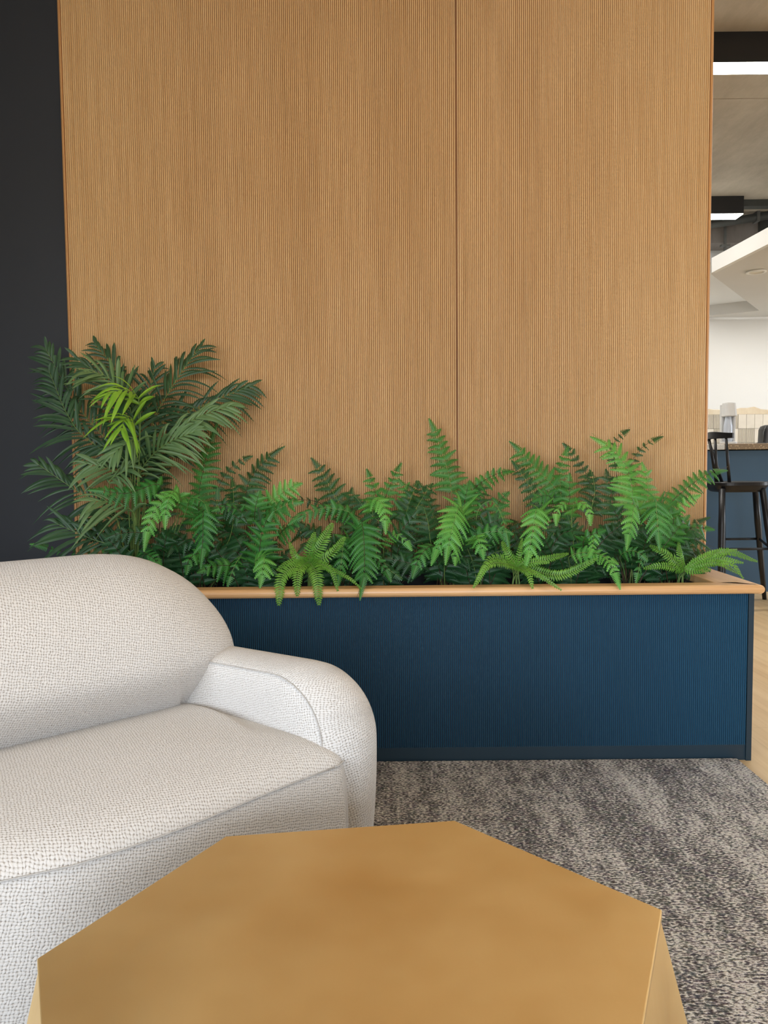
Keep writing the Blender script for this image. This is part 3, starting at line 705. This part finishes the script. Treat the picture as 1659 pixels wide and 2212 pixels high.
# back counter, splashback
b = MB(); b.box(1.2, 6.5, YK-.65, YK-.02, 0, .88); b.box(1.2, 6.5, YK-.67, YK-.02, .88, .92)
tag(b.build('back_worktop', WHITE), 'low white worktop against the tiled kitchen wall', 'worktop')
YW = YK
zt1 = at(1600, 895, YW-.02).z
tw_, th_ = 17.6*YW/F, 30.5*YW/F
sb = thing('tile_splashback', 'cream ribbed vertical tiles on the white kitchen wall', 'splashback', (3.4, YW-.016, zt1))
b = MB(); b.box(-1.4, 2.6, .004, .012, -.5, 0); b.build('grout', GROUT, sb)
b = MB(); x0 = at(1539.5, 920, YW).x-3.4-12*tw_
rd = random.Random(4)
for j in range(4):
    for i in range(47):
        a = x0+i*tw_+.0015; c_ = a+tw_-.003; z1 = -j*th_-.001; z0 = z1-th_+.003
        if rd.random() < .62:
            ribs(b, a, c_, -.004, z0, z1, 7, .006, .3, k=3)
            b.box(a, c_, .002, .006, z0, z1)
        else: b.box(a, c_, -.003, .006, z0, z1)
b.build('tiles', TILE, sb)
b = MB(); zz = at(1600, 884, YW).z; xs = 1.0; pts = []
rd = random.Random(9); rings = []
for k in range(60):
    x = 1.9+k*.06; h = zz+.012*math.sin(k*.9)+rd.uniform(-.012, .012)
    rings.append([(x, YW-.010, zt1+.001), (x, YW-.010, h), (x, YW-.001, h+.004), (x, YW-.001, zt1)])
b.loft(rings); struct(b.build('trim_3', PLASTER), 'bare rough plaster strip above the tiles')
# soda maker
YS = 5.72; zc = ztop
pc = at(1574, 900, YS); k = YS/F
sm_ = thing('soda_maker', 'grey-white soda maker with clear bottle standing on the counter', 'soda maker', (pc.x, YS, zc))
zt = at(1575, 870, YS).z-zc; hb = at(1575, 900, YS).z-zc
def rr_ring(w, d, z, cy=0, r=.4, n=20):
    out = []
    for j in range(n):
        a = 2*math.pi*j/n; c_, s_ = math.cos(a), math.sin(a)
        out.append((w*math.copysign(abs(c_)**.6, c_), cy+d*math.copysign(abs(s_)**.6, s_), z))
    return out
b = MB(); wS = 13.5*k
b.loft([rr_ring(wS*.95, .05, hb, -.01), rr_ring(wS*.98, .055, hb+.004, -.01), rr_ring(wS*.86, .05, zt-.006, .0), rr_ring(wS*.78, .045, zt, .0)])
b.build('head', APPL, sm_, smooth=False, bevel=.003)
b = MB(); b.box(-wS*.9, wS*1.05, .03, .06, 0, zt-.01); b.box(wS*.62, wS*1.05, -.01, .03, .02, hb); b.build('column', APPL, sm_, bevel=.006)
b = MB(); b.loft([rr_ring(wS*1.05, .07, 0, 0), rr_ring(wS*1.05, .07, .018, 0), rr_ring(wS*.95, .06, .022, 0)]); b.build('base', APPL, sm_)
b = MB(); b.lathe([(.026, 0), (.031, .01), (.032, .05), (.031, .11), (.02, hb-.025), (.012, hb-.004)], (-.012, -.02, .022), 20); b.build('bottle', GLASS, sm_, smooth=True)
b = MB(); b.lathe([(.006, -.03), (.016, -.012), (.018, 0)], (-.012, -.02, hb), 16); b.build('nozzle', APPL, sm_, smooth=True)
# coffee machine at the frame edge
p = at(1655, 937, 5.75); cmz = ztop
cm = thing('coffee_machine', 'black rounded coffee machine at the right edge on the counter', 'coffee machine', (p.x+.03, 5.75, cmz))
b = MB(); hc = at(1655, 918, 5.75).z-cmz
b.loft([rr_ring(.075, .1, 0), rr_ring(.075, .1, .012), rr_ring(.068, .09, .018), rr_ring(.066, .085, hc*.75), rr_ring(.055, .075, hc*.93), rr_ring(.03, .05, hc)])
b.build('body', BLACK, cm, smooth=True)
b = MB(); b.tube([(-.066, -.04, .02), (-.068, -.04, hc*.6), (-.052, -.04, hc*.92), (-.02, -.04, hc)], .004, 8); b.build('chrome_trim', STEEL, cm, smooth=True)

# ------------------------------------------------------------------ bar stool
YST = 4.85
def sp_(px, py, Y=YST): return at(px, py, Y)
seatz = sp_(1600, 1040).z
st = thing('bar_stool', 'black wooden bar stool with low back rail at the blue counter', 'bar stool', (sp_(1590, 1285).x, YST, 0))
o0 = Vector((st.location.x, YST, 0))
cxs = 0.0
hwS = (sp_(1648, 1040).x-sp_(1532, 1040).x)/2; scx = (sp_(1648, 1040).x+sp_(1532, 1040).x)/2-o0.x
b = MB()
b.loft([[(scx+(x-0)*s, y*s*.9, z) for x, y, _ in rr_ring(hwS, .17, 0, 0, n=64)] for s, z in ((.80, seatz-.062), (.9, seatz-.05), (.97, seatz-.028), (1, seatz-.022), (1, seatz-.004), (.97, seatz), (.6, seatz-.006), (.2, seatz-.008))])
b.build('seat', BLACKW, st, smooth=False, bevel=.002)
def leg(ax, ay, bx, by):
    b = MB(); T = Vector((ax, ay, seatz-.04)); Bt = Vector((bx, by, 0))
    pts = [T.lerp(Bt, t) for t in (0, .3, .7, 1)]; b.tube(pts, [.017, .021, .018, .013], 10); b.build('leg', BLACKW, st, smooth=True)
fx = sp_(1655, 1283).x-o0.x; tx = sp_(1630, 1055).x-o0.x
lx0 = sp_(1541, 1060).x-o0.x; lx1 = sp_(1528, 1283).x-o0.x
leg(tx-.01, -.12, fx-.005, -.19); leg(lx0+.004, -.12, lx1, -.19); yr_ = YST+.13
def rx_(px, py, Y): return at(px, py, Y).x-o0.x
R1 = (rx_(1557, 1060, yr_), rx_(1563, 1270, YST+.19)); R2 = (rx_(1629, 1060, yr_), rx_(1652, 1270, YST+.19))
leg(R2[0], .12, R2[1], .19); leg(R1[0], .12, R1[1], .19)
zf = sp_(1600, 1180).z
def lp(ax, ay, bx, by, z):
    t = 1-z/(seatz-.04); return (ax+(bx-ax)*t, ay+(by-ay)*t, z)
A = lp(tx-.01, -.12, fx-.005, -.19, zf); B_ = lp(lx0+.004, -.12, lx1, -.19, zf); C_ = lp(R2[0], .12, R2[1], .19, zf+.03); D_ = lp(R1[0], .12, R1[1], .19, zf+.03)
for q0, q1 in ((A, B_), (A, C_), (B_, D_), (C_, D_)):
    b = MB(); d = (Vector(q1)-Vector(q0)); b.tube([Vector(q0)-d*.02, Vector(q1)+d*.02], .0075, 8); b.build('stretcher', BLACK, st, smooth=True)
zb = sp_(1560, 937).z; zb2 = sp_(1560, 948).z
b = MB(); yA = -.17; xr = at(1584, 940, YST+yA).x-o0.x; xm = at(1538, 940, YST).x-o0.x
def rail(t): return (xr-(xr-xm)*math.sin(math.pi*t)**.8, yA-2*yA*t)
rings = []
for i in range(21):
    t = i/20; x, y = rail(t); x2, y2 = rail(min(1, t+.02)); x1_, y1_ = rail(max(0, t-.02)); d = Vector((x2-x1_, y2-y1_, 0)).normalized(); nn = Vector((d.y, -d.x, 0))*.011
    up_ = .012*max(0, math.sin(math.pi*t))**1.5
    rings.append([(x-nn.x, y-nn.y, zb2), (x+nn.x, y+nn.y, zb2), (x+nn.x, y+nn.y, zb+up_), (x-nn.x, y-nn.y, zb+up_)])
b.loft(rings); b.build('back_rail', BLACKW, st, bevel=.002)
for t, pxb, yb_ in ((.12, 1576, -.11), (.38, 1549, -.03), (.66, 1548, .05), (.9, 1560, .12)):
    b = MB(); x, y = rail(t); q_ = at(pxb, 1035, YST+yb_); b.tube([(x, y, zb2+.004), (q_.x-o0.x, yb_, seatz-.01)], [.008, .011], 8); b.build('spindle', BLACKW, st, smooth=True)

# ------------------------------------------------------------------ kitchen ceiling
def linear_lamp(label, y0, y1, z0, x0, x1, g='black linear ceiling lights'):
    t = thing('linear_ceiling_light', label, 'ceiling light', ((x0+x1)/2, (y0+y1)/2, z0), 0, g)
    w = (x1-x0)/2; d = (y1-y0)/2; h = ZC-z0
    b = MB(); b.box(-w, w, -d, -d+.012, 0, h); b.box(-w, w, d-.012, d, 0, h); b.box(-w, -w+.02, -d+.012, d-.012, 0, h); b.box(w-.02, w, -d+.012, d-.012, 0, h); b.box(-w+.02, w-.02, -d+.012, d-.012, h-.02, h)
    b.build('housing', BLACK, t)
    b = MB(); b.box(-w+.003, w-.003, -d+.002, d-.002, -.004, -.0005); b.build('diffuser', LAMP, t)
# near lamp: top edge on the ceiling
def hit_z(px, py, z):
    d = RT*(px-PX)/F+UP*(PY-py)/F+fw; t = (z-H)/d.z; return Vector((0, 0, H))+d*t
q = hit_z(1600, 68, ZC); y0 = q.y; z0 = at(1600, 134, y0).z; q2 = hit_z(1600, 159, z0)
linear_lamp('long black ceiling light nearest the camera, glowing underside', y0, q2.y, z0, 1.2, 4.2)
q = hit_z(1600, 423, ZC); y1 = q.y; z1 = at(1600, 461, y1).z; q3 = hit_z(1600, 473, z1)
linear_lamp('shorter black ceiling light farther back, ending at the pipes', y1, q3.y, z1, 1.4, at(1607, 440, y1).x)
# suspended white soffit over the counter
ZS = 2.15
def hz(px, py, z=None): return hit_z(px, py, ZS if z is None else z)
a0 = hz(1545, 584); a1 = hz(1659, 526); dv = (a1-a0); N0 = a0-dv*.02; N1 = a0+dv*2.2
hf = at(1545, 553, a0.y).z-ZS
poly = [Vector((a0.x, a0.y, ZS)), Vector((N1.x, N1.y, ZS)), Vector((6.6, N1.y, ZS)), Vector((6.6, YK-.02, ZS)), Vector((a0.x-.9, YK-.02, ZS)), Vector((a0.x-.9, a0.y+.5, ZS))]
t1 = hz(1541, 596); t2 = hz(1640, 671); t3 = hz(1541, 681)
sf = thing('ceiling_soffit', 'white suspended ceiling soffit over the kitchen counter', 'soffit', (4, 5.5, ZS))
oS = Vector((4, 5.5, ZS))
# underside with a triangular raised tray: three strips round the opening
b = MB()
L1 = Vector((a0.x-1.2, t1.y, ZS)); L3 = Vector((a0.x-1.2, t3.y, ZS))
def P3(p, z=0): return (p.x-oS.x, p.y-oS.y, p.z-oS.z+z)
t1e = t1+(t1-t2)*.04; t3e = t3+(t3-t2)*.5
far = [Vector((t3e.x, YK-.02, ZS)), Vector((6.6, YK-.02, ZS)), Vector((6.6, t2.y, ZS))]
b.v += [P3(x) for x in (a0+(a0-a1)*.08, N1, Vector((6.6, N1.y, ZS)), Vector((6.6, t2.y, ZS)), t2, t1e)]; b.f.append((0, 1, 2, 3, 4, 5)); b.m.append(0)
b.v += [P3(x) for x in (t3e, t2, Vector((6.6, t2.y, ZS)), far[1], far[0])]; b.f.append((6, 7, 8, 9, 10)); b.m.append(0)
b.build('underside', plain('soffit_underside_shade', (206, 204, 199), .8, var=.015, scale=2), sf)  # greyer than the tray, so the tray's brightness is put into the colour
b = MB(); hh = .09
for p, q in ((t1e, t2), (t2, t3e)):
    b.quad(P3(p), P3(q), P3(q, hh), P3(p, hh))
b.v += [P3(x, hh) for x in (t1e, t2, t3e)]; n = len(b.v); b.f.append((n-3, n-2, n-1)); b.m.append(0)
o = b.build('raised_tray', WHITEW, sf)
b = MB(); A0 = a0+(a0-a1)*.08; nrm = Vector((-(N1-A0).y, (N1-A0).x, 0)).normalized()*-.03
pts_ = [P3(A0), P3(N1)]
b.loft([[P3(A0, -.003), P3(A0, hf), tuple(Vector(P3(A0, hf))-nrm), tuple(Vector(P3(A0, -.003))-nrm)], [P3(N1, -.003), P3(N1, hf), tuple(Vector(P3(N1, hf))-nrm), tuple(Vector(P3(N1, -.003))-nrm)]])
b.build('fascia', WHITE, sf)
dl = hz(1633, 586)
d_ = thing('downlight', 'small round white downlight recessed in the soffit underside', 'downlight', (dl.x, dl.y, ZS-.004))
b = MB(); b.lathe([(.062, .003), (.066, -.002), (.062, -.006), (.048, -.006), (.045, .002)], (0, 0, 0), 28); b.build('rim', WHITE, d_, smooth=True)
b = MB(); b.lathe([(.043, 0), (.043, .002)], (0, 0, 0), 24); b.build('lens', plain('lamp_lens', (200, 190, 160), .3), d_)
# services under the slab
yb = hit_z(1600, 429, ZC).y
b = MB(); b.box(1.0, 6, yb+.02, yb+.10, ZC-.05, ZC); tag(b.build('cable_trunking', STEELD), 'flat dark steel trunking fixed to the ceiling behind the lamp', 'cable tray')
YQ = 6.5
b = MB(); p1 = at(1540, 484, YQ); p2 = at(1659, 466, YQ); dd = p2-p1; b.tube([p1-dd*2, p2+dd*4], .032, 14)
tag(b.build('service_pipe', STEELD, smooth=True), 'grey service pipe running level below the concrete beam', 'pipe')
b = MB(); pc_ = p1+dd*.79; b.box(pc_.x-.012, pc_.x+.012, YQ-.04, YQ+.04, pc_.z-.04, pc_.z+.045)
b.box(pc_.x-.006, pc_.x+.006, YQ-.006, YQ+.006, pc_.z+.04, ZC); tag(b.build('pipe_clamp', STEEL), 'steel clamp holding the service pipe to the ceiling', 'pipe clamp')
zb0 = at(1600, 528, 6.8).z
b = MB(); b.box(1, 6.8, 6.75, YK-.01, zb0, ZC); struct(b.build('trim_4', CONCD), 'grey concrete downstand beam behind the pipes')
b = MB(); p = at(1650, 500, 6.6); b.box(p.x-.03, p.x+.03, 6.56, 6.64, ZS+hf, ZC); tag(b.build('steel_hanger', STEELD), 'dark steel channel hanging down to the white soffit', 'hanger')
b = MB(); p = at(1566, 532, 6.6); b.box(p.x-.008, p.x+.008, 6.59, 6.61, p.z-.08, ZC); b.box(p.x-.035, p.x+.035, 6.58, 6.62, p.z-.005, p.z+.012)
tag(b.build('threaded_hanger', STEEL), 'thin threaded rod with a small bracket above the soffit', 'hanger')

# ------------------------------------------------------------------ light
w = bpy.data.worlds.new('sky'); SC.world = w; w.use_nodes = True; nt = w.node_tree; nt.nodes.clear()
wo = nt.nodes.new('ShaderNodeOutputWorld'); bg = nt.nodes.new('ShaderNodeBackground'); nt.links.new(bg.outputs[0], wo.inputs[0])
tc = nt.nodes.new('ShaderNodeTexCoord'); sx = nt.nodes.new('ShaderNodeSeparateXYZ'); nt.links.new(tc.outputs['Generated'], sx.inputs[0])
rp = nt.nodes.new('ShaderNodeValToRGB'); nt.links.new(sx.outputs[2], rp.inputs[0])
e = rp.color_ramp.elements; e[0].position = .0; e[0].color = (.55, .53, .50, 1); e[1].position = .08; e[1].color = (.78, .88, 1.0, 1)
nt.links.new(rp.outputs[0], bg.inputs[0]); bg.inputs[1].default_value = 12.5
def area(name, loc, target, sx_, sy_, power, col):
    l = bpy.data.lights.new(name, 'AREA'); l.shape = 'RECTANGLE'; l.size = sx_; l.size_y = sy_; l.energy = power; l.color = col
    o = bpy.data.objects.new(name, l); COL.objects.link(o); o.location = loc; o.rotation_euler = (Vector(target)-Vector(loc)).to_track_quat('-Z', 'Y').to_euler(); return o
area('ceiling_lamp', (.6, .6, ZC-.02), (.6, .6, 0), 1.6, .2, 18, (1, .86, .68))
area('kitchen_fill_light', (.9, 4.9, ZC-.03), (.9, 4.9, 0), 1.2, .3, 34, (1, .96, .91))  # added light, unseen behind the partition, to brighten the soffit fascia and wall
area('kitchen_task_lamp', (3.6, 6.3, ZS-.03), (3.6, 6.3, 0), 1.6, .2, 9, (1, .96, .9))
SC.view_settings.view_transform = 'Standard'; SC.view_settings.look = 'None'; SC.view_settings.gamma = 1; SC.view_settings.exposure = .32
SC.view_settings.use_curve_mapping = False
SC.cycles.use_denoising = True
SC.cycles.max_bounces = 8; SC.cycles.diffuse_bounces = 5; SC.cycles.glossy_bounces = 4; SC.cycles.transmission_bounces = 2
SC.cycles.caustics_reflective = False; SC.cycles.caustics_refractive = False; SC.cycles.sample_clamp_indirect = 6
